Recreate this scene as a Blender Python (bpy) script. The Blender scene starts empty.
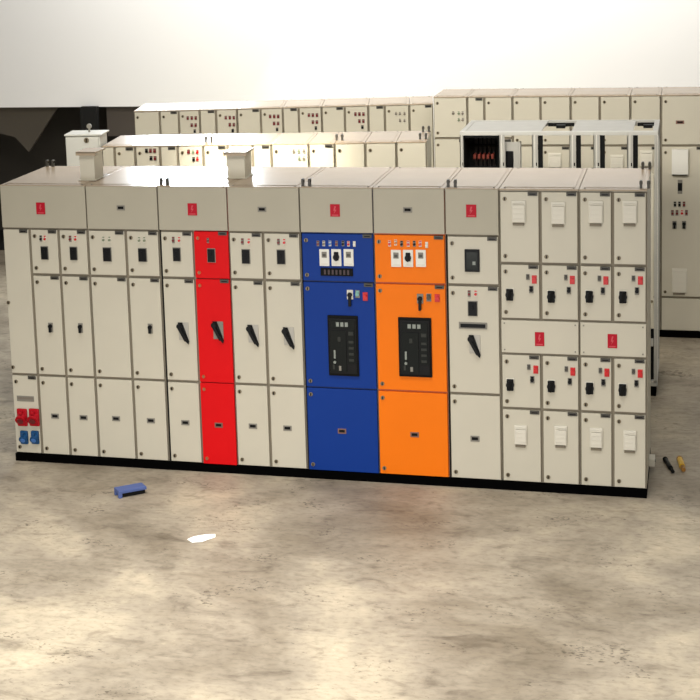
import bpy, bmesh, math, random
from mathutils import Vector, Matrix
random.seed(7)
sc = bpy.context.scene
sc.view_settings.view_transform = 'Standard'
sc.view_settings.look = 'None'
sc.view_settings.exposure = 0
COL = sc.collection

# ------------------------------------------------------------------ camera
CP = Vector((0.33108, -11.92247, 4.32668))
RIGHT = Vector((0.9576836, 0.2849204, -0.0407739))
DOWN = Vector((0.0060334, -0.1615046, -0.9868535))
FWD = Vector((-0.2877598, 0.9448474, -0.1563893))
FPX, CX, CY = 1634.146, 204.908, 179.47
cd = bpy.data.cameras.new('camera'); cam = bpy.data.objects.new('camera', cd); COL.objects.link(cam)
R3 = Matrix((RIGHT, -DOWN, -FWD)).transposed()
cam.matrix_world = Matrix.Translation(CP) @ R3.to_4x4()
cd.sensor_width = 36; cd.sensor_fit = 'HORIZONTAL'; cd.lens = FPX/700*36
cd.shift_x = (350-CX)/700; cd.shift_y = (CY-350)/700
cd.clip_end = 200
sc.camera = cam

def ray(u, v):
    return RIGHT*((u-CX)/FPX) + DOWN*((v-CY)/FPX) + FWD

def on_z(u, v, z=0):
    d = ray(u, v); t = (z-CP.z)/d.z; return CP + d*t

class Row:
    """a line of cabinets: origin, angle; s runs along it"""
    def __init__(self, x, y, ang):
        self.o = Vector((x, y)); self.a = ang
        self.d = Vector((math.cos(ang), math.sin(ang))); self.n = Vector((-self.d.y, self.d.x))
    def at(self, u, v):
        d = ray(u, v); n = self.n
        t = ((self.o.x-CP.x)*n.x + (self.o.y-CP.y)*n.y)/(d.x*n.x+d.y*n.y)
        p = CP + d*t
        return (p.x-self.o.x)*self.d.x + (p.y-self.o.y)*self.d.y, p.z
    def pt(self, s):
        return Vector((self.o.x+self.d.x*s, self.o.y+self.d.y*s, 0))

# --------------------------------------------------------------- materials
def lin(c):
    return tuple((x/255/12.92 if x/255 <= .04045 else ((x/255+.055)/1.055)**2.4) for x in c)+(1,)
MATS = {}
def mat(name, rgb, rough=.5, metal=0, spec=.4, var=0.05, scale=3, bump=0, emit=0):
    if name in MATS: return MATS[name]
    m = bpy.data.materials.new(name); m.use_nodes = True; nt = m.node_tree; b = nt.nodes['Principled BSDF']
    c = lin(rgb)
    tc = nt.nodes.new('ShaderNodeTexCoord'); nz = nt.nodes.new('ShaderNodeTexNoise')
    nz.inputs['Scale'].default_value = scale; nz.inputs['Detail'].default_value = 3
    nt.links.new(tc.outputs['Object'], nz.inputs['Vector'])
    mr = nt.nodes.new('ShaderNodeMix'); mr.data_type = 'RGBA'
    mr.inputs[6].default_value = tuple(x*(1-var) for x in c[:3])+(1,)
    mr.inputs[7].default_value = tuple(min(1, x*(1+var)) for x in c[:3])+(1,)
    nt.links.new(nz.outputs['Fac'], mr.inputs[0]); nt.links.new(mr.outputs[2], b.inputs['Base Color'])
    b.inputs['Roughness'].default_value = rough; b.inputs['Metallic'].default_value = metal
    b.inputs['Specular IOR Level'].default_value = spec
    if bump:
        bp = nt.nodes.new('ShaderNodeBump'); bp.inputs['Strength'].default_value = bump
        nt.links.new(nz.outputs['Fac'], bp.inputs['Height']); nt.links.new(bp.outputs['Normal'], b.inputs['Normal'])
    if emit:
        b.inputs['Emission Color'].default_value = c; b.inputs['Emission Strength'].default_value = emit
    MATS[name] = m; return m
BEIGE = mat('beige_powder_coat', (198,192,174), .45, spec=.3)
HEADER = mat('beige_header_darker', (174,168,150), .5, spec=.25)  # header panels get a darker beige than the doors
BEIGE_SHADE = mat('beige_shade', (128,119,102), .6)  # darker beige for shade in door gaps and under vent covers
TOPM = mat('beige_roof_sheet', (168,151,129), .24, spec=.13, var=.07, scale=5)
RED = mat('red_paint', (214,6,14), .5, spec=.15); RED_SHADE = mat('red_shade', (165,10,20), .5)
BLUE = mat('blue_paint', (8,52,132), .5, spec=.15); BLUE_SHADE = mat('blue_shade', (14,36,92), .5)
ORANGE = mat('orange_paint', (238,118,10), .5, spec=.15); ORANGE_SHADE = mat('orange_shade', (190,92,40), .5)
BLACK = mat('black_plastic', (8,9,10), .5, spec=.2); PLINTH = mat('black_plinth_paint', (2,2,2), .9, spec=.04)
SEAM = mat('black_gasket', (20,20,19), .8, spec=.15)
DKGREY = mat('dark_grey_plate', (70,67,60), .5); MIDGREY = mat('grey_plastic', (128,124,114), .5)
BRONZE = mat('bronzed_latch', (124,112,90), .4, .2)
WHITE = mat('white_plastic', (226,224,214), .5); PALE = mat('pale_grey_plastic', (214,209,194), .5)
LRED = mat('red_lens', (200,30,34), .3); LDRED = mat('dark_red_lens', (110,30,34), .3)
LGREEN = mat('green_grey_lens', (120,130,104), .3); LBLUE = mat('blue_lens', (70,120,190), .3); LTEAL = mat('teal_lens', (120,170,160), .3)
LAMBER = mat('amber_lens', (200,110,10), .3); LGREY = mat('grey_lens', (120,112,100), .3)
SOCKR = mat('red_socket_plastic', (176,14,30), .45, spec=.2); SOCKB = mat('blue_socket_plastic', (28,76,122), .45, spec=.2)
STEEL = mat('galvanised_steel', (172,170,162), .5, .1, var=.1, scale=8)
PLATER = mat('red_emblem_plate', (178,22,42), .5, spec=.15); PLATEP = mat('pale_pink_print', (200,70,80), .5)
COPPER = mat('red_busbar_sleeve', (110,42,30), .5)
DISP = mat('pale_display', (132,138,130), .4)

# ---------------------------------------------------------------- builders
class MB:
    def __init__(self): self.bm = bmesh.new(); self.mats = []
    def mi(self, m):
        if m not in self.mats: self.mats.append(m)
        return self.mats.index(m)
    def _add(self, fn, m):
        n0 = set(self.bm.faces); fn(); i = self.mi(m)
        for f in self.bm.faces:
            if f not in n0: f.material_index = i
    def box(self, x0, x1, y0, y1, z0, z1, m, bev=0, rot=None):
        t = bmesh.new()
        bmesh.ops.create_cube(t, size=1)
        bmesh.ops.scale(t, vec=(abs(x1-x0), abs(y1-y0), abs(z1-z0)), verts=t.verts)
        if bev: bmesh.ops.bevel(t, geom=list(t.edges), offset=bev, segments=2, affect='EDGES', profile=.6)
        if rot is not None: bmesh.ops.transform(t, matrix=rot.to_4x4() if isinstance(rot, Matrix) else rot, verts=t.verts)
        bmesh.ops.translate(t, vec=((x0+x1)/2, (y0+y1)/2, (z0+z1)/2), verts=t.verts)
        self._merge(t, m); return self
    def cyl(self, c, r, h, m, axis='y', r2=None, seg=16, rot=None):
        t = bmesh.new()
        bmesh.ops.create_cone(t, cap_ends=True, segments=seg, radius1=r, radius2=r if r2 is None else r2, depth=h)
        if axis == 'y': bmesh.ops.rotate(t, matrix=Matrix.Rotation(math.pi/2, 3, 'X'), verts=t.verts)
        if axis == 'x': bmesh.ops.rotate(t, matrix=Matrix.Rotation(math.pi/2, 3, 'Y'), verts=t.verts)
        if rot is not None: bmesh.ops.rotate(t, matrix=rot, verts=t.verts)
        bmesh.ops.translate(t, vec=c, verts=t.verts)
        self._merge(t, m, len(t.faces) > 8); return self
    def prism(self, pts, y0, y1, m):
        t = bmesh.new()
        a = [t.verts.new((x, y0, z)) for x, z in pts]; b = [t.verts.new((x, y1, z)) for x, z in pts]
        t.faces.new(a); t.faces.new(b[::-1]); n = len(pts)
        for i in range(n): t.faces.new((a[i], b[i], b[(i+1) % n], a[(i+1) % n]))
        bmesh.ops.recalc_face_normals(t, faces=t.faces)
        self._merge(t, m); return self
    def _merge(self, t, m, smooth=False):
        i = self.mi(m); vm = {}
        for v in t.verts: vm[v] = self.bm.verts.new(v.co)
        for f in t.faces:
            nf = self.bm.faces.new([vm[v] for v in f.verts]); nf.material_index = i
        t.free()
    def mesh(self, name):
        me = bpy.data.meshes.new(name); self.bm.to_mesh(me); self.bm.free()
        for m in self.mats: me.materials.append(m)
        return me

def link(name, me, parent=None, loc=(0,0,0), rz=0, label=None):
    o = bpy.data.objects.new(name, me); COL.objects.link(o)
    if parent: o.parent = parent
    o.location = loc; o.rotation_euler = (0,0,rz)
    if label: o['label'] = label
    return o
def tag(o, label, cat, group=None):
    o['label'] = label; o['category'] = cat
    if group: o['group'] = group
    return o
def thing(name, label, cat, loc, rz=0, group=None):
    o = link(name, None, None, loc, rz); o.empty_display_size = .1
    return tag(o, label, cat, group)
def struct(name, me, loc=(0,0,0)):
    o = link(name, me, None, loc); o['kind'] = 'structure'; return o

# -------------------------------------------- small devices, cached meshes
CACHE = {}
def dev(key):
    if key in CACHE: return CACHE[key]
    b = MB(); k = key[0]; a = key[1:]
    if k == 'latch':
        b.cyl((0,-.003,0), .0155*a[0], .008, BRONZE, seg=14); b.box(-.004,.004,-.012,-.006,-.011*a[0],.011*a[0], BLACK)
    elif k == 'latch_gold':
        b.cyl((0,-.003,0), .014, .008, mat('brass_latch', (196,90,50), .35, .4), seg=14); b.box(-.004,.004,-.012,-.006,-.010,.010, BRONZE)
    elif k == 'nameplate':
        w, h = a; b.box(-w/2,w/2,-.005,.002,-h/2,h/2, DKGREY, .0015); b.box(-w*.32,w*.32,-.0065,-.004,-h*.2,h*.1, BLACK)
    elif k == 'rating_plate':
        w, h, edge = a; b.box(-w/2,w/2,-.004,.002,-h/2,h/2, MIDGREY if edge else mat('brown_plate', (126,90,78), .5), .0015); b.box(-w*.34,w*.34,-.0055,-.003,-h*.22,h*.28, SEAM)
    elif k == 'emblem':
        w, h = a; b.box(-w/2,w/2,-.005,.002,-h/2,h/2, PLATER, .0015)
        b.prism([(-w*.05,h*.34),(w*.12,h*.34),(0,h*.06),(w*.16,h*.06),(-w*.12,-h*.26),(-w*.02,-h*.02),(-w*.16,-h*.02)], -.0065,-.004, PLATEP)
        b.box(-w*.34,w*.34,-.0065,-.004,-h*.42,-h*.34, PLATEP)
    elif k == 'meter':
        w, h = a; b.box(-w/2-.006,w/2+.006,-.004,.002,-h/2-.006,h/2+.006, MIDGREY, .002); b.box(-w/2,w/2,-.016,.0,-h/2,h/2, BLACK, .003)
        b.box(-w*.12,w*.12,-.024,-.014,-h*.05,h*.3, BLACK, .002)
    elif k == 'relay':
        b.box(-.055,.055,-.014,.002,-.085,.085, BLACK, .004); b.box(-.04,.04,-.018,-.012,-.066,.066, mat('smoked_window', (34,38,34), .15)); b.box(.004,.026,-.020,-.016,-.03,-.004, DISP)
    elif k == 'lamp':
        col, w, h = a; b.box(-w/2,w/2,-.004,.002,-h/2,h/2, MIDGREY if col in ('dk','dkr') else PALE, .001)
        c = {'red':LRED,'dkr':LDRED,'dk':BLACK,'grn':LGREEN,'blu':LBLUE,'wht':WHITE,'amb':LAMBER,'teal':LTEAL,'gry':LGREY}[col]
        b.cyl((0,-.008,-h*.08), w*.46, .014, c, seg=12); b.box(-w*.4,w*.4,-.006,-.003,h*.28,h*.46, c)
    elif k == 'key_handle':
        b.box(-.02,.02,-.006,.002,-.04,.04, MIDGREY, .003); b.cyl((0,-.012,.012), .017, .02, BLACK, seg=14); b.box(-.009,.009,-.03,-.006,-.036,.026, BLACK, .003)
    elif k == 'lever':
        g = a[0]
        b.box(-.032,.05,-.006,.002,-.06,.082, MIDGREY if g else mat('silver_plate', (172,168,158), .4, .2), .003)
        b.prism([(-.035,.082),(.0,.082),(.052,-.07),(.046,-.092),(.02,-.065)], -.016,-.004, BLACK)
        b.cyl((-.02,-.02,.055), .022, .03, BLACK, seg=14)
        b.box(-.012,.012,-.036,-.018,-.07,.07, BLACK, .004, Matrix.Rotation(math.radians(-28),3,'Y'))
    elif k == 'rotary':
        b.box(-.032,.032,-.006,.002,-.05,.05, PALE, .006); b.cyl((0,-.012,0), .03, .02, BLACK, seg=20)
        b.box(-.026,.026,-.018,-.004,-.045,.045, BLACK, .008); b.box(-.010,.010,-.040,-.014,-.040,.040, SEAM, .004, Matrix.Rotation(math.radians(12),3,'Y'))
        b.box(.006,.022,-.021,-.016,-.012,.014, WHITE)
    elif k == 'button':
        c = {'red':LRED,'dk':DKGREY,'blk':BLACK,'wht':WHITE,'teal':LTEAL}[a[0]]; w, h = a[1:]
        b.box(-w/2,w/2,-.005,.002,-h/2,h/2, c if a[0] == 'red' else MIDGREY, .002); b.cyl((0,-.012,0), w*.42, .02, c, seg=14); b.box(-w*.34,w*.34,-.008,-.003,h*.2,h*.44, c)
    elif k == 'panel_meter':
        b.box(-.038,.038,-.010,.002,-.065,.065, WHITE, .003)
        if a[0]: b.cyl((0,-.016,.005), .024, .018, BLACK, seg=16); b.box(-.018,.018,-.014,-.008,-.022,.045, BLACK, .004); b.box(-.006,.006,-.034,-.014,-.022,.03, BLACK, .002)
        else: b.box(-.020,.020,-.0125,-.008,.0,.046, MIDGREY, .002); b.box(-.012,.012,-.0145,-.011,.010,.030, DKGREY)
        b.box(-.028,.028,-.0115,-.009,-.052,-.046, PALE)
    elif k == 'terminal_strip':
        w, h = a; b.box(-w/2,w/2,-.010,.002,-h/2,h/2, SEAM, .002)
        n = 7
        for i in range(n):
            x = -w*.36+w*.72*i/(n-1); b.box(x-w*.03,x+w*.03,-.014,-.008,-h*.3,h*.3, mat('dark_brown_plate', (66,50,52), .5))
    elif k == 'slot':
        w, h = a; b.box(-w/2,w/2,-.008,.002,-h/2,h/2, MIDGREY, .002); b.box(-w*.44,w*.44,-.012,-.006,-h*.28,h*.28, BLACK)
    elif k == 'toggle':
        b.box(-.024,.024,-.006,.002,-.03,.044, PALE if a[0] else MIDGREY, .003); b.cyl((0,-.014,.008), .018, .024, BLACK, seg=14)
        b.box(-.010,.010,-.034,-.010,-.080,.022, BLACK, .003)
    elif k == 'acb':
        W, H = a
        b.box(-W/2,W/2,-.018,.002,-H/2,H/2, SEAM, .006); b.box(-W*.45,W*.45,-.026,-.016,-H*.46,H*.46, BLACK, .004)
        G2_ = mat('breaker_buttons', (48,50,46), .5, spec=.2)
        G = mat('charcoal_breaker_face', (22,25,23), .6, spec=.15)
        b.box(-W*.40,W*.12,-.034,-.024,-H*.42,H*.26, G, .004); b.box(W*.16,W*.40,-.034,-.024,-H*.28,H*.30, G, .004)
        b.box(-W*.40,W*.40,-.032,-.024,H*.29,H*.43, G, .004)
        for i in range(3): b.box(-W*.20+i*W*.145,-W*.10+i*W*.145,-.035,-.031,H*.33,H*.40, DISP)
        b.box(W*.20,W*.36,-.037,-.033,H*.19,H*.25, G2_); b.box(-W*.16,-W*.06,-.037,-.033,H*.08,H*.16, G2_, .003)
        b.box(-W*.30,-W*.24,-.038,-.033,-H*.20,-H*.06, DISP, .002); b.cyl((-W*.27,-.038,-H*.26), .011, .01, DISP, seg=10)
        b.box(-W*.14,-W*.06,-.038,-.033,-H*.40,-H*.32, MIDGREY, .002); b.box(-W*.34,-W*.28,-.038,-.033,-H*.38,-H*.30, G2_)
        for i in range(4): b.box(W*.20,W*.36,-.037,-.033,-H*.24+i*H*.1,-H*.20+i*H*.1, G2_)
    elif k == 'vent':
        w, h = a; b.box(-w/2,w/2,-.014,.002,-h/2,h/2, PALE, .006)
        b.box(-w/2+.006,w/2-.006,-.024,-.012,-h/2+.004,h/2-.03, PALE, .006)
        b.box(-w*.42,w*.36,-.012,.002,-h/2-.022,-h/2-.002, BEIGE_SHADE, .003)  # shadow under the vent cover, built as a dark strip
        n = 4
        for i in range(n):
            z = -h*.30+h*.66*i/(n-1); b.box(-w*.38,w*.38,-.0265,-.018,z-.003,z+.003, PALE, .001)
    elif k == 'hood':
        w, h = a; b.prism([(-w/2,-h/2),(w/2,-h/2),(w/2,h/2),(-w/2,h/2)], -.05,.002, PALE); b.box(-w*.46,w*.46,-.046,-.004,-h/2-.01,-h/2, SEAM)  # black strip stands for the shadow under the hood
        b.box(-w/2,w/2,-.056,-.048,-h/2,h/2, WHITE, .002)
    elif k == 'socket':
        col, s = a; M_ = SOCKR if col == 'red' else SOCKB
        b.box(-.040*s,.040*s,-.016,.002,-.066*s,.066*s, M_, .012)
        rt = Matrix.Rotation(math.radians(28),3,'X')
        b.cyl((0,-.024,-.006*s), .037*s, .035*s, M_, seg=20, rot=rt, r2=.034*s); b.cyl((0,-.042*s,-.014*s), .041*s, .012, M_, seg=20, rot=rt)
        b.box(-.012*s,.012*s,-.05,-.01,.03*s,.05*s, M_, .004); b.cyl((0,-.050*s,-.018*s), .024*s, .006, LDRED if col=='red' else LBLUE, seg=16, rot=rt)
    elif k == 'label_strip':
        w, h = a; b.box(-w/2,w/2,-.004,.002,-h/2,h/2, MIDGREY, .001); b.box(-w*.45,w*.45,-.005,-.003,-h*.1,h*.3, LGREY)
    elif k == 'bracket':
        for s in (-1,1):
            b.box(s*.026-.009,s*.026+.009,-.02,.02,0,.06, DKGREY, .003); b.cyl((s*.026,0,.042), .012, .022, SEAM, axis='x', seg=12)
        b.box(-.034,.034,-.022,.022,-.0,.004, TOPM, .001)
    elif k == 'screw':
        b.cyl((0,-.002,0), .006, .005, MIDGREY, seg=8)
    me = b.mesh(k); CACHE[key] = me
    return me

# ------------------------------------------------------------ the cabinets
class Cabinet:
    def __init__(s, row, s0, s1, depth, z0, H, name, label, group, frames=None, plinth=True, seams=()):
        s.row = row; s.sc = (s0+s1)/2; s.x0 = s0-s.sc; s.x1 = s1-s.sc; s.H = H; s.z0 = z0; s.D = depth
        s.root = thing(name, label, 'cabinet', row.pt(s.sc), row.a, group)
        b = MB()
        e = .0015
        b.box(s.x0+e, s.x1-e, .012, depth, z0, H-.012, BEIGE, .003)
        # inner front frame between the doors, coloured dark for the gap shade
        fr = frames or [(s0, s1, BEIGE_SHADE)]
        for a0, a1, m in fr: b.box(a0-s.sc+.003, a1-s.sc-.003, .008, .014, z0+.004, H-.02, m)
        # rolled side flanges
        for x in (s.x0+e, s.x1-e): b.box(x-.0015, x+.0015, .05, depth-.04, z0+.05, H-.06, BEIGE)
        link('carcass', b.mesh('carcass'), s.root)
        b = MB(); b.box(s.x0+.002, s.x1-.002, -.008, depth+.004, H-.012, H, TOPM, .003)
        b.box(s.x0+.03, s.x1-.03, .06, depth-.05, H-.002, H+.003, TOPM, .001)
        for x in (s.x0+.04, s.x1-.04):
            for y in (.03, depth-.025): b.cyl((x,y,H+.002), .007, .006, MIDGREY, axis='z', seg=8)
        link('roof_sheet', b.mesh('roof_sheet'), s.root)
        if plinth:
            b = MB(); b.box(s.x0, s.x1, -.022, depth-.01, 0, z0, PLINTH, .002); link('plinth', b.mesh('plinth'), s.root)
        for q in seams:
            b = MB(); b.box(q-s.sc-.004, q-s.sc+.004, -.006, .012, z0, H-.004, SEAM); link('gasket', b.mesh('gasket'), s.root)
    def door(s, a0, a1, z0, z1, m=BEIGE, name='door', gap=.011, latches=True, plate=True, label=None, lk=1.0, gold=False, pz=None, edge_l=0, edge_r=0):
        x0 = a0-s.sc+gap+edge_l; x1 = a1-s.sc-gap-edge_r
        b = MB(); b.box(x0, x1, -.016, .010, z0+gap, z1-gap, m, .004)
        d = link(name, b.mesh(name), s.root, label=label)
        d['_'] = 0; del d['_']
        if latches:
            key = ('latch_gold',) if gold else ('latch', lk)
            hi = .05 if z1-z0 < 1 else .055
            for z in (z1-gap-hi, z0+gap+.045): link('latch', dev(key), d, (x0+.032, -.016, z))
        if plate:
            link('nameplate', dev(('nameplate', .07, .028)), d, (x1-.042, -.017, z1-gap-.012))
        return d
    def put(s, d, name, key, u, v, label=None, row=None):
        q, z = s.row.at(u, v)
        return link(name, dev(key), d, (q-s.sc, -.016, z), label=label)

M = Row(0, 0, 0)
XS = {'0':-5.02,'A':-4.782,'B':-4.534,'C':-4.286,'D':-3.966,'E':-3.689,'F':-3.408,'G':-3.125,'H':-2.849,'I':-2.554,'J':-1.989,'K':-1.449,'L':-1.052,'M':-.755,'N':-.479,'O':-.242,'P':0}
h1, h2, h3, bt = 1.949, 1.572, .735, .064
r1, r2, r3, r4 = 1.744, 1.321, 1.06, .638
G1 = 'cabinets of the front switchboard line-up'
DEP = .98
def maincab(a, b_, label, frames=None, name='switchboard_cabinet', seam=False):
    return Cabinet(M, XS[a], XS[b_], DEP, bt, 2.3, name, label, G1, frames, seams=[XS[a]+.006] if seam else ())
def header(c, a, b_, u, v, kind):
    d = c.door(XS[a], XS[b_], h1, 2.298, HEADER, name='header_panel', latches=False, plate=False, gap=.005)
    if kind == 'red': c.put(d, 'emblem_plate', ('emblem', .075, .095), u, v, 'red plate with a pale mark')
    else: c.put(d, 'rating_plate', ('rating_plate', .068, .04, True), u, v)
    return d
def lampset(c, d, items, w=.021, h=.05):
    for u, v, col in items: c.put(d, 'indicator_lamp', ('lamp', col, w, h), u, v)

# cabinet 1: three columns, cable chamber and sockets at the far left
c = maincab('0','C','beige three-column cabinet at left end with red and blue sockets')
header(c, '0', 'C', 41.5, 208, 'red')
d = c.door(XS['0'], XS['A'], h3, h1, latches=False)
for u_, v_ in ((9.3,302),(13.8,366.5)): c.put(d, 'latch', ('latch',1.0), u_, v_)
d = c.door(XS['0'], XS['A'], bt, h3)
c.put(d, 'label_strip', ('label_strip', .15, .045), 26.3, 398)
for u in (23.4, 35.4): c.put(d, 'power_socket', ('socket','red',1.12), u, 416.5, 'red power socket')
for u in (25.4, 36.2): c.put(d, 'power_socket', ('socket','blue',.86), u, 436.5, 'blue power socket')
U1 = [('A','B',(41.5,238),(45.7,238),'dk','red',(45.5,252.5)),('B','C',(71,238.5),(76,238.5),'dkr','red',(74.5,253))]
d = c.door(XS['A'],XS['B'],h2,h1); lampset(c,d,[(41.7,238,'dk'),(45.8,238,'red')]); c.put(d,'circuit_breaker',('meter',.055,.10),45.5,252.5)
d = c.door(XS['B'],XS['C'],h2,h1); lampset(c,d,[(71,238.3,'dkr'),(76.3,238.3,'red')]); c.put(d,'circuit_breaker',('meter',.055,.10),74.5,253)
d = c.door(XS['A'],XS['B'],h3,h2); c.put(d,'key_handle',('key_handle',),51.5,327)
d = c.door(XS['B'],XS['C'],h3,h2); c.put(d,'key_handle',('key_handle',),81.3,327.5)
d = c.door(XS['A'],XS['B'],bt,h3,plate=False); c.put(d,'rating_plate',('rating_plate',.068,.042,True),55.8,415.5)
d = c.door(XS['B'],XS['C'],bt,h3,plate=False); c.put(d,'rating_plate',('rating_plate',.068,.042,True),84.3,417)
# cabinet 2
c = maincab('C','E','beige two-column cabinet, second from left, grey lamps above black switches')
header(c,'C','E',121.5,207.5,'d')
d = c.door(XS['C'],XS['D'],h2,h1); lampset(c,d,[(104.3,239,'grn'),(110.3,239,'grn')]); c.put(d,'circuit_breaker',('meter',.062,.105),108,254)
d = c.door(XS['D'],XS['E'],h2,h1); lampset(c,d,[(140,239.5,'grn'),(145.2,239.5,'grn')]); c.put(d,'circuit_breaker',('meter',.062,.10),143.3,254.5)
d = c.door(XS['C'],XS['D'],h3,h2)
d = c.door(XS['D'],XS['E'],h3,h2); c.put(d,'key_handle',('key_handle',),151,328)
d = c.door(XS['C'],XS['D'],bt,h3,plate=False); c.put(d,'rating_plate',('rating_plate',.068,.042,True),116.8,418)
d = c.door(XS['D'],XS['E'],bt,h3,plate=False); c.put(d,'rating_plate',('rating_plate',.068,.042,True),151.6,420)
# cabinet 3: beige + red
c = maincab('E','G','two-column cabinet, left column beige and right column bright red', [(XS['E'],XS['F'],BEIGE_SHADE),(XS['F'],XS['G'],RED_SHADE)], seam=True)
header(c,'E','G',193,209,'red')
d = c.door(XS['E'],XS['F'],h2,h1,edge_l=.006); lampset(c,d,[(174,239.5,'dkr'),(180,239.5,'red')]); c.put(d,'circuit_breaker',('meter',.055,.10),177.5,254)
d = c.door(XS['F'],XS['G'],h2,h1,RED,label='bright red upper door',gold=True,gap=.004); lampset(c,d,[(208.5,240,'dkr')],.018,.04); c.put(d,'circuit_breaker',('meter',.055,.10),212,255)
d = c.door(XS['E'],XS['F'],h3,h2,edge_l=.006); c.put(d,'lever_handle',('lever',0),183.5,332)
d = c.door(XS['F'],XS['G'],h3,h2,RED,label='bright red middle door',gold=True,gap=.004); c.put(d,'lever_handle',('lever',1),218,331)
d = c.door(XS['E'],XS['F'],bt,h3,plate=False,edge_l=.006); c.put(d,'rating_plate',('rating_plate',.068,.042,True),186,422)
d = c.door(XS['F'],XS['G'],bt,h3,RED,plate=False,label='bright red lower door',gold=True,gap=.004)
c.put(d,'rating_plate',('rating_plate',.066,.04,False),219.3,424.5)
# cabinet 4
c = maincab('G','I','beige two-column cabinet between the red column and the blue cabinet')
header(c,'G','I',262.5,209,'d')
for a,b_,l1,l2,mt,lv,rp in (('G','H',(243,241),(249.5,241),(246.5,256),(253,334.5),(253.5,425.5)),('H','I',(279,241.5),(284.8,241.5),(281.7,256.5),(288.5,337),(288,427.5))):
    d = c.door(XS[a],XS[b_],h2,h1); lampset(c,d,[l1+('dkr',),l2+('red',)]); c.put(d,'circuit_breaker',('meter',.058,.105),*mt)
    d = c.door(XS[a],XS[b_],h3,h2); c.put(d,'lever_handle',('lever',0),*lv)
    d = c.door(XS[a],XS[b_],bt,h3,plate=False); c.put(d,'rating_plate',('rating_plate',.068,.042,True),*rp)
# cabinet 5: blue
c = maincab('I','J','beige cabinet with three blue doors and a large black circuit breaker', [(XS['I'],XS['J'],BLUE_SHADE)], seam=True)
header(c,'I','J',335.5,210,'red')
d = c.door(XS['I'],XS['J'],h2,h1,BLUE,label='blue upper door with three white meters',gap=.006,edge_l=.006)
lampset(c,d,[(318.5,243,'dkr'),(324.3,243,'gry'),(330.5,243,'blu'),(337,243,'dkr'),(343.5,243,'dk'),(349,243.3,'red'),(354.8,243.5,'wht')],.02,.042)
for u,k in ((325,0),(337,1),(349.2,0)): c.put(d,'panel_meter',('panel_meter',k),u,257)
c.put(d,'terminal_strip',('terminal_strip',.25,.06),337.3,271.5)
d = c.door(XS['I'],XS['J'],h3,h2,BLUE,label='blue middle door with large black circuit breaker',gap=.006,edge_l=.006)
c.put(d,'toggle_switch',('toggle',1),350.5,295); c.put(d,'push_button',('button','teal',.034,.06),358,293.5,'pale teal push button'); c.put(d,'push_button',('button','red',.038,.066),365.7,296,'red push button')
c.put(d,'circuit_breaker',('acb',.235,.475),344,345)
d = c.door(XS['I'],XS['J'],bt,h3,BLUE,plate=False,label='blue lower door',gap=.006,edge_l=.006); c.put(d,'rating_plate',('rating_plate',.066,.04,False),342.5,430.5)
# cabinet 6: orange
c = maincab('J','K','beige cabinet with three orange doors and a large black circuit breaker', [(XS['J'],XS['K'],ORANGE_SHADE)])
header(c,'J','K',408,209.5,'d')
d = c.door(XS['J'],XS['K'],h2,h1,ORANGE,label='orange upper door with three white meters',gap=.008)
lampset(c,d,[(390,243,'red'),(396,242,'amb'),(402,243.3,'dk'),(408.6,243.3,'red'),(414.7,243.3,'dk'),(420.6,243.3,'red'),(427,244.5,'wht')],.021,.046)
for u,k in ((396.6,0),(408.6,1),(421.3,0)): c.put(d,'panel_meter',('panel_meter',k),u,257.8)
d = c.door(XS['J'],XS['K'],h3,h2,ORANGE,label='orange middle door with large black circuit breaker',gap=.008)
c.put(d,'toggle_switch',('toggle',0),420.5,299); c.put(d,'push_button',('button','dk',.036,.06),429.2,297,'dark grey push button'); c.put(d,'push_button',('button','red',.038,.06),437.6,297.5,'red push button')
c.put(d,'circuit_breaker',('acb',.25,.46),415.7,346.5)
d = c.door(XS['J'],XS['K'],bt,h3,ORANGE,plate=False,label='orange lower door',gap=.008); c.put(d,'rating_plate',('rating_plate',.066,.04,False),415,434)
# cabinet 7
c = maincab('K','L','beige single-column cabinet right of the orange doors with black slot', seam=True)
header(c,'K','L',471.5,210.5,'red')
d = c.door(XS['K'],XS['L'],h2,h1,edge_l=.006); c.put(d,'protection_relay',('relay',),472.5,260)
d = c.door(XS['K'],XS['L'],h3,h2,edge_l=.006); lampset(c,d,[(469.5,293,'dkr'),(476,293,'red')],.022,.05); c.put(d,'circuit_breaker',('meter',.062,.105),473,308)
c.put(d,'ventilation_slot',('slot',.21,.05),473.3,325); c.put(d,'lever_handle',('lever',0),474,345)
d = c.door(XS['K'],XS['L'],bt,h3,plate=False,edge_l=.006); c.put(d,'rating_plate',('rating_plate',.068,.045,True),475.3,438)
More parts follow.
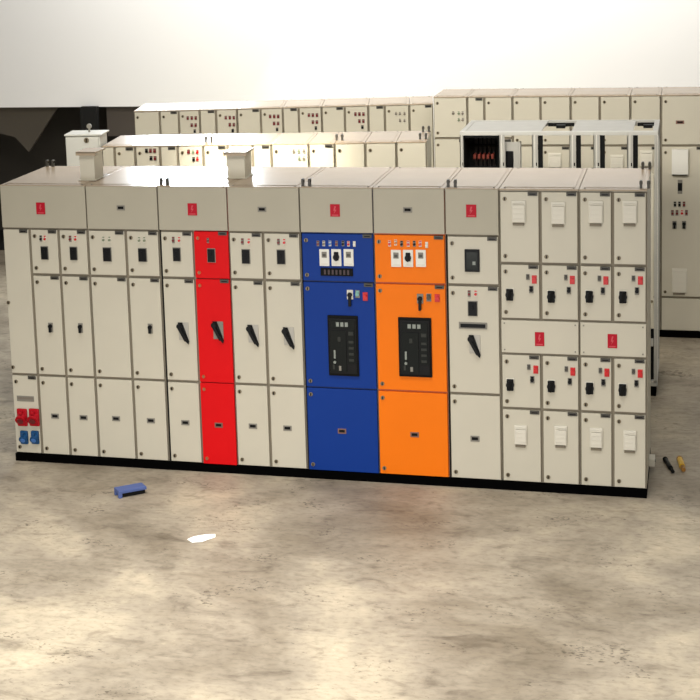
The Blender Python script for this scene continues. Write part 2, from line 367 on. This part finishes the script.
# cabinets 8 and 9: four columns of small feeder doors
FE = {'L':(( 519,211),(510,294),(528,276.5),(534.5,279),(531.5,289),(510.5,384),(529,366.5),(536,369),(532.5,379),(521,434)),
 'M':((558.5,212.5),(551.5,296),(566,277),(572.5,279.5),(569,290),(551.5,385.5),(566.5,368.5),(573,371),(570,381),(561,434.5)),
 'N':((596,211.5),(589.5,296),(599.5,278),(606,280),(603,290.5),(589.8,387.5),(600.5,370),(607,372),(603.5,382),(596.5,437)),
 'O':((630,211.5),(623,296.5),(633.5,278),(640.5,280),(637,290.5),(622.7,389),(633.5,371),(640.3,373),(636.5,383),(630,439.5))}
for a, mid, b_, hu, lab in (('L','M','N',(539.8,338.5),'beige cabinet of eight small doors, left one of the pair at right end'),('N','O','P',(612.5,340.5),'beige cabinet of eight small doors closing the right end of the line-up')):
    c = maincab(a, b_, lab)
    d = c.door(XS[a],XS[b_],r3,r2,name='header_panel',latches=False,plate=False,gap=.007); c.put(d,'emblem_plate',('emblem',.068,.105),*hu,label='red plate with a pale mark')
    for x in (XS[a]+.03, XS[b_]-.03):
        for z in (r3+.03, r2-.03): link('screw', dev(('screw',)), d, (x-c.sc,-.016,z))
    for q0, q1 in ((a,mid),(mid,b_)):
        v = FE[q0]
        d = c.door(XS[q0],XS[q1],r1,2.288); c.put(d,'vent_cover',('vent',.105,.165),*v[0])
        for (z0,z1,i) in ((r2,r1,1),(r4,r3,5)):
            d = c.door(XS[q0],XS[q1],z0,z1)
            c.put(d,'rotary_handle',('rotary',),*v[i]); c.put(d,'push_button',('button','dk',.026,.044),*v[i+1]); c.put(d,'push_button',('button','red',.036,.062),*v[i+2],label='red push button'); c.put(d,'selector_switch',('button','blk',.032,.056),*v[i+3])
        d = c.door(XS[q0],XS[q1],bt,r4); c.put(d,'vent_cover',('vent',.095,.15),*v[9])
# lifting brackets are bolted to the section joints: parts of the cabinet they sit on
roots = [o for o in COL.objects if o.get('group') == G1]
for idx, dx, y in ((2,-.0,.03),(4,-.0,.03),(6,0,.03),(8,None,.04),(0,'bl',.93)):
    r = roots[idx]; xs = [XS[k] for k in ('0','C','E','G','I','J','K','L','N')]; xe = [XS[k] for k in ('C','E','G','I','J','K','L','N','P')]
    x0 = xs[idx]-(xs[idx]+xe[idx])/2
    x = x0+.048 if dx not in (None,'bl') else (-x0-.02 if dx is None else x0+.06)
    link('lifting_bracket', dev(('bracket',)), r, (x, y, 2.3))
link('lifting_bracket', dev(('bracket',)), roots[8], (.205, .92, 2.3))
# side bracket low on the right end
b = MB(); b.box(0,.045,-.06,.06,-.03,.03, PALE, .004); b.cyl((.047,0,0), .012, .01, MIDGREY, axis='x', seg=10)
link('side_bracket', b.mesh('side_bracket'), roots[8], (.2375, .55, .10))
# hoods on the roof
def hood(u, v, w, dpt, h, label):
    p = on_z(u, v, 2.304)
    t = thing('cable_entry_hood', label, 'cable box', p+Vector((w/2,0,0)), 0)
    b = MB(); b.box(-w/2,w/2,0,dpt,0,h-.012, BEIGE, .004)
    b.box(-w/2-.012,w/2+.012,-.012,dpt+.012,0,.006, BEIGE, .001)
    link('box_body', b.mesh('box_body'), t)
    b = MB(); b.box(-w/2-.022,w/2+.022,-.02,dpt+.02,h-.012,h, TOPM, .002); b.box(-w/2-.022,w/2+.022,-.02,-.017,h-.03,h-.004, TOPM)
    link('lid', b.mesh('lid'), t)
    return t
hood(80.5, 180.5, .125, .20, .235, 'small beige lidded box on the roof near the left end')
hood(227.5, 178.5, .145, .21, .215, 'small beige lidded box on the roof above the red column')

# ---------------------------------------------------- second row (middle)
def solve_row(p, q, z):
    a = on_z(*p, z); b = on_z(*q, z); return Row(a.x, a.y, math.atan2(b.y-a.y, b.x-a.x))
R2 = solve_row((105,146), (427,141.3), 2.3)
G2 = 'cabinets of the second row behind the front line-up'
def rowcab(row, us, v, H, depth, label, group, cells, header_z=None, name='switchboard_cabinet', z0=.063):
    ss = [row.at(u, v)[0] for u in us]
    c = Cabinet(row, ss[0], ss[-1], depth, z0, H, name, label, group)
    ds = []
    for i in range(len(ss)-1):
        cfg = cells[i]
        zt = H-.004
        if header_z:
            d = c.door(ss[i],ss[i+1],header_z,zt,latches=cfg.get('latch',True),plate=cfg.get('plate',False),gap=.012)
            d2 = c.door(ss[i],ss[i+1],cfg.get('zb',.41),header_z,plate=True,gap=.012)
            d3 = c.door(ss[i],ss[i+1],z0,cfg.get('zb',.41),name='door',plate=False,latches=False,gap=.012)
            ds.append((d,d2,d3))
        else:
            d = c.door(ss[i],ss[i+1],1.0,zt,latches=cfg.get('latch',True),plate=cfg.get('plate',False),gap=.012)
            d2 = c.door(ss[i],ss[i+1],z0,1.0,plate=False,gap=.012); ds.append((d,d2))
        for u, vv, col in cfg.get('lamps', ()): c.put(d,'indicator_lamp',('lamp',col,.028,.042),u,vv)
    return c, ds
v = 152
cab2 = [
 ([102,115,135.5], [dict(latch=False),dict(plate=True)], 'beige cabinet just right of the taller end box in the second row'),
 ([135.5,160.5,178], [dict(lamps=[(147,150.5,'dk'),(151,150.5,'dkr'),(155,150.5,'dkr'),(151.5,158,'dk'),(155.5,158,'dkr')]),dict(plate=True,latch=False)], 'second-row cabinet with five dark lamps, behind the left roof box'),
 ([178,203.5], [dict(lamps=[(189,151.5,'dkr'),(193.5,151.5,'grn'),(198,151.5,'red'),(194,159,'dk'),(198,158.5,'red')])], 'second-row cabinet with green and red lamps'),
 ([203.5,228], [dict(plate=True)], 'brightly lit plain second-row cabinet left of the right roof box'),
 ([228,253,271.8], [dict(latch=False),dict(plate=True,latch=False)], 'brightly lit second-row cabinet partly behind the right roof box'),
 ([271.8,309], [dict(lamps=[(294,150.5,'gry'),(299,150.5,'grn'),(304,150.5,'gry'),(299.5,158,'grn'),(304,158,'gry')])], 'brightly lit wide second-row cabinet with five grey-green lamps'),
 ([309,335], [dict(plate=True)], 'plain second-row cabinet behind the blue cabinet, nameplate at its top corner'),
 ([335,365.5], [dict()], 'plain second-row cabinet, third from its right end'),
 ([365.5,396.5], [dict()], 'plain second-row cabinet, second from its right end'),
 ([396.5,427], [dict()], 'plain second-row cabinet forming its right end'),
]
c2 = []
for us, cells, lab in cab2: c2.append(rowcab(R2, us, v, 2.3, .72, lab, G2, cells)[0])
for i in (3, 7, 9):
    c_ = c2[i]; link('lifting_bracket', dev(('bracket',)), c_.root, ((c_.x0+.03) if i != 9 else c_.x1-.04, .12, 2.3))
link('lifting_bracket', dev(('bracket',)), c2[9].root, (c2[9].x1-.04, .6, 2.3))
# taller end box of the second row
E0 = R2.at(66,150)[0]; E1 = R2.at(101,150)[0]-.004
WHT = mat('off_white_powder_coat', (204,203,194), .45)
t = thing('end_cabinet', 'taller off-white end cabinet at the left of the second row', 'cabinet', R2.pt((E0+E1)/2), R2.a)
w = (E1-E0)/2; b = MB(); b.box(-w,w,.0,.26,.06,2.40, WHT, .004); b.box(-w+.01,w-.01,-.018,.0,.08,2.385, WHT, .005); link('carcass', b.mesh('carcass'), t)
b = MB(); b.box(-w-.006,w+.02,-.02,.28,2.40,2.415, WHT, .003); link('roof_sheet', b.mesh('roof_sheet'), t)
b = MB(); b.box(-w,w,.01,.25,0,.06, PLINTH); link('plinth', b.mesh('plinth'), t)
link('latch', dev(('latch',1.6)), t, (R2.at(87,140)[0]-(E0+E1)/2, -.018, R2.at(87,140)[1]))
b = MB(); b.cyl((0,0,.02), .010, .04, MIDGREY, axis='z'); b.cyl((0,0,.055), .024, .012, MIDGREY, axis='y'); link('lifting_eye', b.mesh('lifting_eye'), t, (.03,.14,2.415))

# ------------------------------------------------------ rear rows (third)
R3L = solve_row((134,111), (430,103.4), 2.3)
G3 = 'cabinets of the rear left row'
def L3(u, y=115):  # lamp cluster
    return [(u,y,'dkr'),(u+4,y,'dkr'),(u+8,y,'dkr'),(u+4,y+7,'dkr'),(u+8,y+7,'dkr'),(u+7,y+13,'dk')]
cab3 = [
 ([134,160], [dict()], 'plain beige cabinet at the left end of the rear row'),
 ([160,179,200], [dict(plate=True),dict(lamps=L3(188,118))], 'rear-row two-door cabinet with lamp cluster, second from its left end'),
 ([200,216.3,237.3], [dict(plate=True,latch=False),dict(lamps=L3(226,117.5))], 'rear-row two-door cabinet with lamp cluster, third from its left end'),
 ([237.3,261,283], [dict(plate=True),dict(lamps=L3(270.3,116.3))], 'rear-row two-door cabinet with lamp cluster, fourth from its left end'),
 ([283,299,322], [dict(plate=True,latch=False),dict(lamps=L3(309,115))], 'rear-row two-door cabinet with lamp cluster, fifth from its left end'),
 ([322,345,368.5], [dict(plate=True),dict(lamps=L3(355.5,114))], 'rear-row two-door cabinet with lamp cluster, behind the blue and orange cabinets'),
 ([368.5,385,409.5], [dict(plate=True,latch=False),dict(lamps=[(396,113.5,'gry'),(400,113.5,'gry'),(404.5,113.5,'gry'),(400,120.5,'gry'),(404.5,120.5,'gry')])], 'rear-row two-door cabinet with five pale grey lamps'),
 ([409.5,433.5], [dict(plate=True)], 'plain rear-row cabinet behind the right end of the second row'),
]
for us, cells, lab in cab3: rowcab(R3L, us, 118, 2.3, .7, lab, G3, cells)
R3R = Row(0, 4.7, 0)
G4 = 'cabinets of the rear right row'
hz = 1.945
cab4 = [
 ([434,468], [dict(lamps=[(453.5,113,'gry'),(459,113,'grn'),(463,113,'gry'),(459,119.5,'grn'),(463,119.5,'gry')])], 'rear right-hand cabinet with five small lamps beside the open frame', 2.02),
 ([468,485,513], [dict(plate=True,latch=False),dict()], 'rear right-hand two-door cabinet above the black busbar chamber', 2.02),
 ([513,541,571], [dict(),dict()], 'rear right-hand cabinet seen through the middle bays of the open frame', hz),
 ([571,600,630.5], [dict(),dict()], 'rear right-hand cabinet seen through the right bays of the open frame', hz),
 ([630.5,661], [dict()], 'rear right-hand cabinet with white vent cover, second from right edge', hz),
]
for us, cells, lab, zz in cab4:
    cc, ds = rowcab(R3R, us, 140, 2.45, .7, lab, G4, cells, header_z=zz)
    if us[0] == 630.5: cc.put(ds[0][1], 'vent_cover', ('vent',.13,.16), 646.5, 158)
    if us[0] == 513: cc.put(ds[1][1], 'vent_cover', ('vent',.13,.15), 555, 160)
    if us[0] == 571: cc.put(ds[1][1], 'vent_cover', ('vent',.13,.15), 617, 162)
cc, ds = rowcab(R3R, [661,706], 140, 2.45, .7, 'rear right-hand cabinet at right edge with lamps, switches and vent covers', G4, [dict(plate=False)], header_z=hz)
dd = ds[0]
cc.put(dd[0],'rating_plate',('rating_plate',.08,.035,False),680,122)
cc.put(dd[1],'vent_cover',('hood',.155,.25),680,161,'white hooded vent cover'); cc.put(dd[1],'selector_switch',('slot',.045,.14),680,186.5); cc.put(dd[1],'vent_cover',('vent',.145,.25),679.5,280)
for u,vv,k in ((675,204,'dk'),(679.5,204,'dk'),(684,204,'dkr'),(672.5,212.5,'dkr'),(677,212.5,'dkr'),(682,212.5,'red'),(686.5,212.5,'dkr')): cc.put(dd[1],'indicator_lamp',('lamp',k,.026,.056),u,vv)
for u in (674.5,684): cc.put(dd[1],'selector_switch',('key_handle',),u,224.5)

# ----------------------------------------------------- open steel framework
FR = Row(0, 2.6, 0)
t = thing('open_cabinet_frame', 'open galvanised cabinet framework without doors behind the right end', 'cabinet frame', (-.84, 2.6, 0))
fx = lambda u: FR.at(u,150)[0]+.84
FH = 2.37; FD = .80
xl, xr = fx(460), .84+.015
b = MB(); b.box(xl,xr,0,.045,FH-.035,FH,mat('bright_steel',(190,189,182),.5,.1),.003); link('front_rail', b.mesh('front_rail'), t)
b = MB(); b.box(xl,xr,FD-.045,FD,FH-.05,FH,STEEL,.003); link('rear_rail', b.mesh('rear_rail'), t)
b = MB(); b.box(xl,xr,0,.045,.09,.14,STEEL,.003); b.box(xl,xr,FD-.04,FD,.09,.14,STEEL,.003)
for x in (xl,xr-.045): b.box(x,x+.045,.04,FD-.04,.09,.14,STEEL,.003)
link('base_frame', b.mesh('base_frame'), t)
for x in (xl+.03, fx(541), xr-.04):
    b = MB(); b.box(x-.03,x+.03,.0,FD,0,.09,PLINTH,.003); link('foot', b.mesh('foot'), t)
def post(u, w, dark=True, y0=0):
    b = MB(); x = fx(u)
    b.box(x,x+w,y0,y0+.006,.12,FH-.03,STEEL); b.box(x,x+.006,y0,y0+.05,.12,FH-.03,STEEL); b.box(x+w*.45,x+w*.55,y0-.003,y0+.002,.12,FH-.03,WHITE)
    if dark: b.box(x+w,x+w+.04,y0+.02,y0+.06,.12,FH-.03,SEAM)
    n = 18
    for i in range(n): z = .25+i*(FH-.45)/n; b.box(x+w*.65,x+w*.85,y0-.001,y0+.004,z,z+.03,SEAM)
    link('post', b.mesh('post'), t)
post(460,.03,False); post(499,.05,False); post(532,.05); post(569.5,.055); post(593.5,.055); post(627,.05)
b = MB(); x = xr
b.box(x-.03,x,-.0,.045,.12,FH-.03,STEEL,.003); b.box(x-.005,x,-.0,.04,.12,FH-.03,WHITE); link('post', b.mesh('post'), t)
for xx in (xl, xr-.045):
    b = MB(); b.box(xx,xx+.045,FD-.045,FD,.12,FH-.03,STEEL,.003); link('post', b.mesh('post'), t)
    b = MB(); b.box(xx,xx+.045,.04,FD-.04,FH-.04,FH,STEEL,.003); link('side_rail', b.mesh('side_rail'), t)
# roof sheets with two open bays
for u0,u1 in ((460,541),(571,633)):
    b = MB(); b.box(fx(u0),fx(u1),.045,FD-.045,FH-.012,FH-.004,STEEL,.002); link('roof_sheet', b.mesh('roof_sheet'), t)
for u0,u1 in ((542,569),(635,657)):
    b = MB()
    b.box(fx(u0),fx(u1),FD-.16,FD-.12,FH-.04,FH-.01,SEAM,.003)
    b.box((fx(u0)+fx(u1))/2-.04,(fx(u0)+fx(u1))/2+.04,FD-.22,FD-.14,FH-.05,FH-.02,BLACK,.003)
    link('cross_member', b.mesh('cross_member'), t)
# black busbar chamber in the first bay
b = MB(); x0,x1 = fx(463),fx(499)
b.box(x0,x1,.30,.31,1.7,FH-.04,BLACK); b.box(x0,x0+.012,.02,.31,1.7,FH-.04,SEAM); b.box(x1-.012,x1,.02,.31,1.7,FH-.04,SEAM); b.box(x0,x1,.02,.31,1.7,1.715,BLACK); b.box(x0,x1,.02,.31,FH-.06,FH-.045,BLACK)
for i in range(5):
    xx = x0+.07+i*(x1-x0-.12)/5; b.box(xx,xx+.022,.16,.30,2.10,2.14,COPPER,.003); b.box(xx,xx+.022,.27,.30,1.95,2.27,mat('dark_busbar', (30,22,20), .5),.003)
for z in (2.0,2.2): b.box(x0+.02,x1-.02,.24,.27,z,z+.02,SEAM)
link('busbar_chamber', b.mesh('busbar_chamber'), t)
# pressed grey bracket with a black opening
b = MB(); x0,x1 = fx(503),fx(520)
b.box(x0,x1,.05,.06,1.7,FH-.10,STEEL,.002); b.box(x0+.02,x0+.085,.043,.052,1.75,FH-.18,BLACK,.01); b.box(x1-.012,x1,.03,.12,1.7,FH-.10,STEEL,.002)
link('mounting_plate', b.mesh('mounting_plate'), t)
# right end: beige cover and dark slots low down
b = MB(); b.box(xr-.10,xr-.035,.01,.03,.62,2.0,BEIGE,.003); b.box(xr-.13,xr-.035,.012,.03,.45,.52,STEEL,.003); b.cyl((xr-.05,.005,.86), .012, .012, BRONZE); link('end_cover', b.mesh('end_cover'), t)
b = MB(); b.box(xr-.13,xr-.032,.05,.06,.14,.60,BLACK); link('back_plate', b.mesh('back_plate'), t)

# ---------------------------------------------------------- things on floor
p = on_z(119, 499); q = on_z(144, 492)
ang = math.atan2(q.y-p.y, q.x-p.x); L = (q-p).length
NAVY = mat('blue_foam', (78,96,150), .6)
b = MB(); b.box(0,L,-.0,.11,.035,.06,NAVY,.006); b.box(0,L,.085,.11,0,.04,NAVY,.005); b.box(0,.03,0,.03,0,.04,NAVY,.005)
b.box(.02,L-.01,.012,.085,.004,.036,SEAM,.003)
o = link('floor_scrap', b.mesh('floor_scrap'), None, p, ang*.75); tag(o, 'short blue channel-shaped offcut lying on the concrete before the left cabinets', 'offcut')
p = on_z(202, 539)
def sheet(name, m, pts, loc, cat, label):
    t_ = bmesh.new(); vs = [t_.verts.new(pt) for pt in pts]; c0 = t_.verts.new((0,0,.012))
    for i in range(len(vs)): t_.faces.new((vs[i],vs[(i+1)%len(vs)],c0))
    r_ = bmesh.ops.extrude_face_region(t_, geom=list(t_.faces)); bmesh.ops.translate(t_, vec=(0,0,-.003), verts=[g for g in r_['geom'] if isinstance(g, bmesh.types.BMVert)])
    bmesh.ops.recalc_face_normals(t_, faces=t_.faces)
    me = bpy.data.meshes.new(name); t_.to_mesh(me); t_.free(); me.materials.append(m)
    o = link(name, me, None, loc); return tag(o, label, cat)
GLINT = mat('white_glint', (250,250,246), .6, emit=.25)  # painted highlight: slightly glowing white patch for a reflection on the floor
sheet('floor_glint', GLINT, [(-.10,-.03,.004),(-.05,-.08,.004),(.02,-.06,.006),(.085,.05,.004),(.07,.10,.004),(.0,.075,.006),(-.07,.03,.004)], p, 'light patch', 'small bright white glint of light on the open concrete floor')
def rod(u0,v0,u1,v1,r,m,m2,name,label,cat):
    p = on_z(u0,v0); q = on_z(u1,v1); p.z = q.z = r; dv = q-p; L = dv.length
    b = MB(); b.cyl((L*.36,0,0), r, L*.72, m, axis='x', seg=12); b.cyl((L*.86,0,0), r*.75, L*.28, m2, axis='x', seg=12); b.cyl((L*.05,0,0), r*1.12, L*.08, m2, axis='x', seg=12)
    o = link(name, b.mesh(name), None, p, math.atan2(dv.y, dv.x)); tag(o, label, cat)
rod(665,461,673,474,.018,BLACK,SEAM,'marker_pen','thick black marker lying on the floor past the right end','marker')
YEL = mat('yellow_plastic', (214,170,40), .4); TAN = mat('amber_plastic', (150,104,40), .4)
rod(679.5,461,683.5,472.5,.022,YEL,TAN,'screwdriver_handle','short yellow tool handle beside the black marker','tool')

# --------------------------------------------------------------- the place
def concrete():
    m = bpy.data.materials.new('worn_concrete'); m.use_nodes = True; nt = m.node_tree; N = nt.nodes; Lk = nt.links; b = N['Principled BSDF']
    tc = N.new('ShaderNodeTexCoord')
    def noise(scale, detail=4, stretch=(1,1,1), rot=0, dist=0):
        mp = N.new('ShaderNodeMapping'); mp.inputs['Scale'].default_value = stretch; mp.inputs['Rotation'].default_value = (0,0,rot); Lk.new(tc.outputs['Object'], mp.inputs['Vector'])
        n = N.new('ShaderNodeTexNoise'); n.inputs['Scale'].default_value = scale; n.inputs['Detail'].default_value = detail; n.inputs['Distortion'].default_value = dist; n.inputs['Roughness'].default_value = .62
        Lk.new(mp.outputs['Vector'], n.inputs['Vector']); return n.outputs['Fac']
    def ramp(f, stops):
        r = N.new('ShaderNodeValToRGB'); Lk.new(f, r.inputs['Fac']); e = r.color_ramp.elements
        e[0].position, e[0].color = stops[0]; e[1].position, e[1].color = stops[-1]
        for s in stops[1:-1]: x = e.new(s[0]); x.color = s[1]
        return r.outputs['Color']
    def mix(mode, f, a, c_):
        x = N.new('ShaderNodeMix'); x.data_type = 'RGBA'; x.blend_type = mode
        if isinstance(f, (int,float)): x.inputs[0].default_value = f
        else: Lk.new(f, x.inputs[0])
        Lk.new(a, x.inputs[6]); Lk.new(c_, x.inputs[7]); return x.outputs[2]
    base = ramp(noise(.75,5,dist=.4), [(.34,lin((128,117,100))),(.5,lin((162,151,133))),(.66,lin((194,181,157)))])
    streak = ramp(noise(1.1,5,(1,2.6,1),.2,.5), [(.3,(.78,.77,.76,1)),(.5,(1,1,1,1)),(.7,(1.1,1.09,1.07,1))])
    c1 = mix('MULTIPLY', .75, base, streak)
    blot = ramp(noise(3.2,6,(1,1.8,1),0,.8), [(.32,(.55,.53,.51,1)),(.44,(.94,.94,.94,1)),(.6,(1.04,1.04,1.03,1))])
    c2 = mix('MULTIPLY', .75, c1, blot)
    fine = ramp(noise(16,5,(1,1.6,1)), [(.34,(.66,.65,.63,1)),(.5,(1,1,1,1)),(.68,(1.1,1.1,1.08,1))])
    c3 = mix('MULTIPLY', .6, c2, fine)
    n1 = noise(26,3,(1,1.5,1),0,.3); n2 = noise(2.1,4,(1,1.4,1),.4,.5)
    ma = N.new('ShaderNodeMath'); ma.operation = 'ADD'; Lk.new(n1, ma.inputs[0]); Lk.new(n2, ma.inputs[1])
    mh = N.new('ShaderNodeMath'); mh.operation = 'MULTIPLY'; mh.inputs[1].default_value = .5; Lk.new(ma.outputs[0], mh.inputs[0])
    sp = ramp(mh.outputs[0], [(.365,(.34,.33,.32,1)),(.41,(1,1,1,1)),(.62,(1,1,1,1)),(.66,(1.25,1.24,1.2,1))])
    c3 = mix('MULTIPLY', .85, c3, sp)
    Lk.new(c3, b.inputs['Base Color']); b.inputs['Roughness'].default_value = .5; b.inputs['Specular IOR Level'].default_value = .25
    bp = N.new('ShaderNodeBump'); bp.inputs['Strength'].default_value = .08; Lk.new(noise(16,5), bp.inputs['Height']); Lk.new(bp.outputs['Normal'], b.inputs['Normal'])
    return m
WX0, WX1, WY1, WH = -12, 6, 8.0, 6.0
b = MB(); b.box(WX0-.2,WX1+.2,-14.2,WY1+.2,-.1,0,concrete()); struct('floor', b.mesh('floor'))
WALL = mat('white_painted_wall', (244,243,240), .8, var=.01, scale=1)
DARK = mat('dark_recess', (58,54,48), .9); NEAR_BLACK = mat('black_recess', (16,16,14), .9)  # dark base colours for the open bay and the post before it
# far wall: white above and to the right, a dark open bay at the left
ZO = .0
b = MB(); zo = (lambda d,t: (CP+d*t).z)(ray(70,107), (WY1-CP.y)/ray(70,107).y)
xo = (CP+ray(150,107)*((WY1-CP.y)/ray(150,107).y)).x
b.box(xo,WX1,WY1,WY1+.2,0,WH,WALL); b.box(WX0,xo,WY1,WY1+.2,zo,WH,WALL)
struct('wall_back', b.mesh('wall_back'))
b = MB(); b.box(WX0,xo+.5,WY1+1.6,WY1+1.7,0,zo+.6,DARK); b.box(xo,xo+.1,WY1+.2,WY1+1.6,0,zo+.6,DARK); b.box(WX0,xo,WY1+.2,WY1+1.6,zo+.5,zo+.6,NEAR_BLACK); b.box(WX0-.1,WX0,WY1+.2,WY1+1.6,0,zo+.6,DARK); b.box(WX0,xo,WY1+.2,WY1+1.6,-.1,0,NEAR_BLACK)
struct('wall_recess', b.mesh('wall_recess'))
YB = WY1-.12
def bk(u,v,Y=YB):
    d = ray(u,v); p = CP+d*((Y-CP.y)/d.y); return p.x, p.z
b = MB(); b.prism([bk(80,107),bk(96,107),bk(100,240),bk(84,240)][::1], YB, YB+.1, NEAR_BLACK)
struct('trim_1', b.mesh('trim_1')) 
b = MB(); b.prism([bk(-60,100),bk(54,100),bk(18,156),bk(4,141),bk(-60,125)], WY1+.25,WY1+.3, mat('grey_sloping_panel', (88,82,73), .9))
struct('trim_2', b.mesh('trim_2'))
b = MB(); b.prism([bk(96,100),bk(150,100),bk(150,140),bk(98,140)], WY1+.25,WY1+.3, mat('grey_panel', (92,85,79), .9))
struct('trim_3', b.mesh('trim_3'))
b = MB(); b.box(WX0-.2,WX0,-14,WY1+.2,0,WH,WALL); struct('wall_left', b.mesh('wall_left'))
b = MB(); b.box(WX1,WX1+.2,-14,WY1+.2,0,WH,WALL); struct('wall_right', b.mesh('wall_right'))

# ------------------------------------------------------------------- light
w = bpy.data.worlds.new('world'); sc.world = w; w.use_nodes = True
w.node_tree.nodes['Background'].inputs['Color'].default_value = (1,.98,.95,1); w.node_tree.nodes['Background'].inputs['Strength'].default_value = .21
def area(name, loc, target, size, power, color=(1,1,1), size_y=None, spread=None):
    l = bpy.data.lights.new(name, 'AREA'); l.energy = power; l.color = color; l.size = size
    if spread: l.spread = math.radians(spread)
    if size_y: l.shape = 'RECTANGLE'; l.size_y = size_y
    o = bpy.data.objects.new(name, l); COL.objects.link(o); o.location = loc
    o.rotation_euler = (Vector(target)-Vector(loc)).to_track_quat('-Z','Y').to_euler(); return o
area('ceiling_light', (-2.4,-3.2,5.8), (-2.4,-2.7,0), 7, 175, (1,.97,.93), 2.2, 80)
area('front_light', (-2.4,-6.5,1.5), (-2.5,-.2,.3), 5.4, 120, (1,.985,.965), 1.6, 130)
area('back_rows_light', (-2.4,-.8,4.9), (-2.4,5.6,1.9), 6, 150, (1,.95,.87), 1.2, 100)
area('rear_light', (-3.5,3.2,5.8), (-3.5,3.6,0), 6, 25, (1,.95,.86), 2)
area('wall_light', (-3,6.6,5.6), (-3,8,3.5), 9, 190, (1,1,1), .6)
l = bpy.data.lights.new('second_row_spot', 'SPOT'); l.energy = 560; l.color = (1,.93,.76); l.spot_size = math.radians(50); l.spot_blend = .8; l.shadow_soft_size = .15  # added spot without a fixture, makes the warm patch on the second row
o = bpy.data.objects.new('second_row_spot', l); COL.objects.link(o); o.location = (-3.4,.9,3.6); o.rotation_euler = (Vector((-3.45,2.45,2.15))-o.location).to_track_quat('-Z','Y').to_euler()
area('window_light', (-5.75,7.6,3.48), (-3.8,.5,2.3), 1.35, 260, (.88,.94,1), .7)
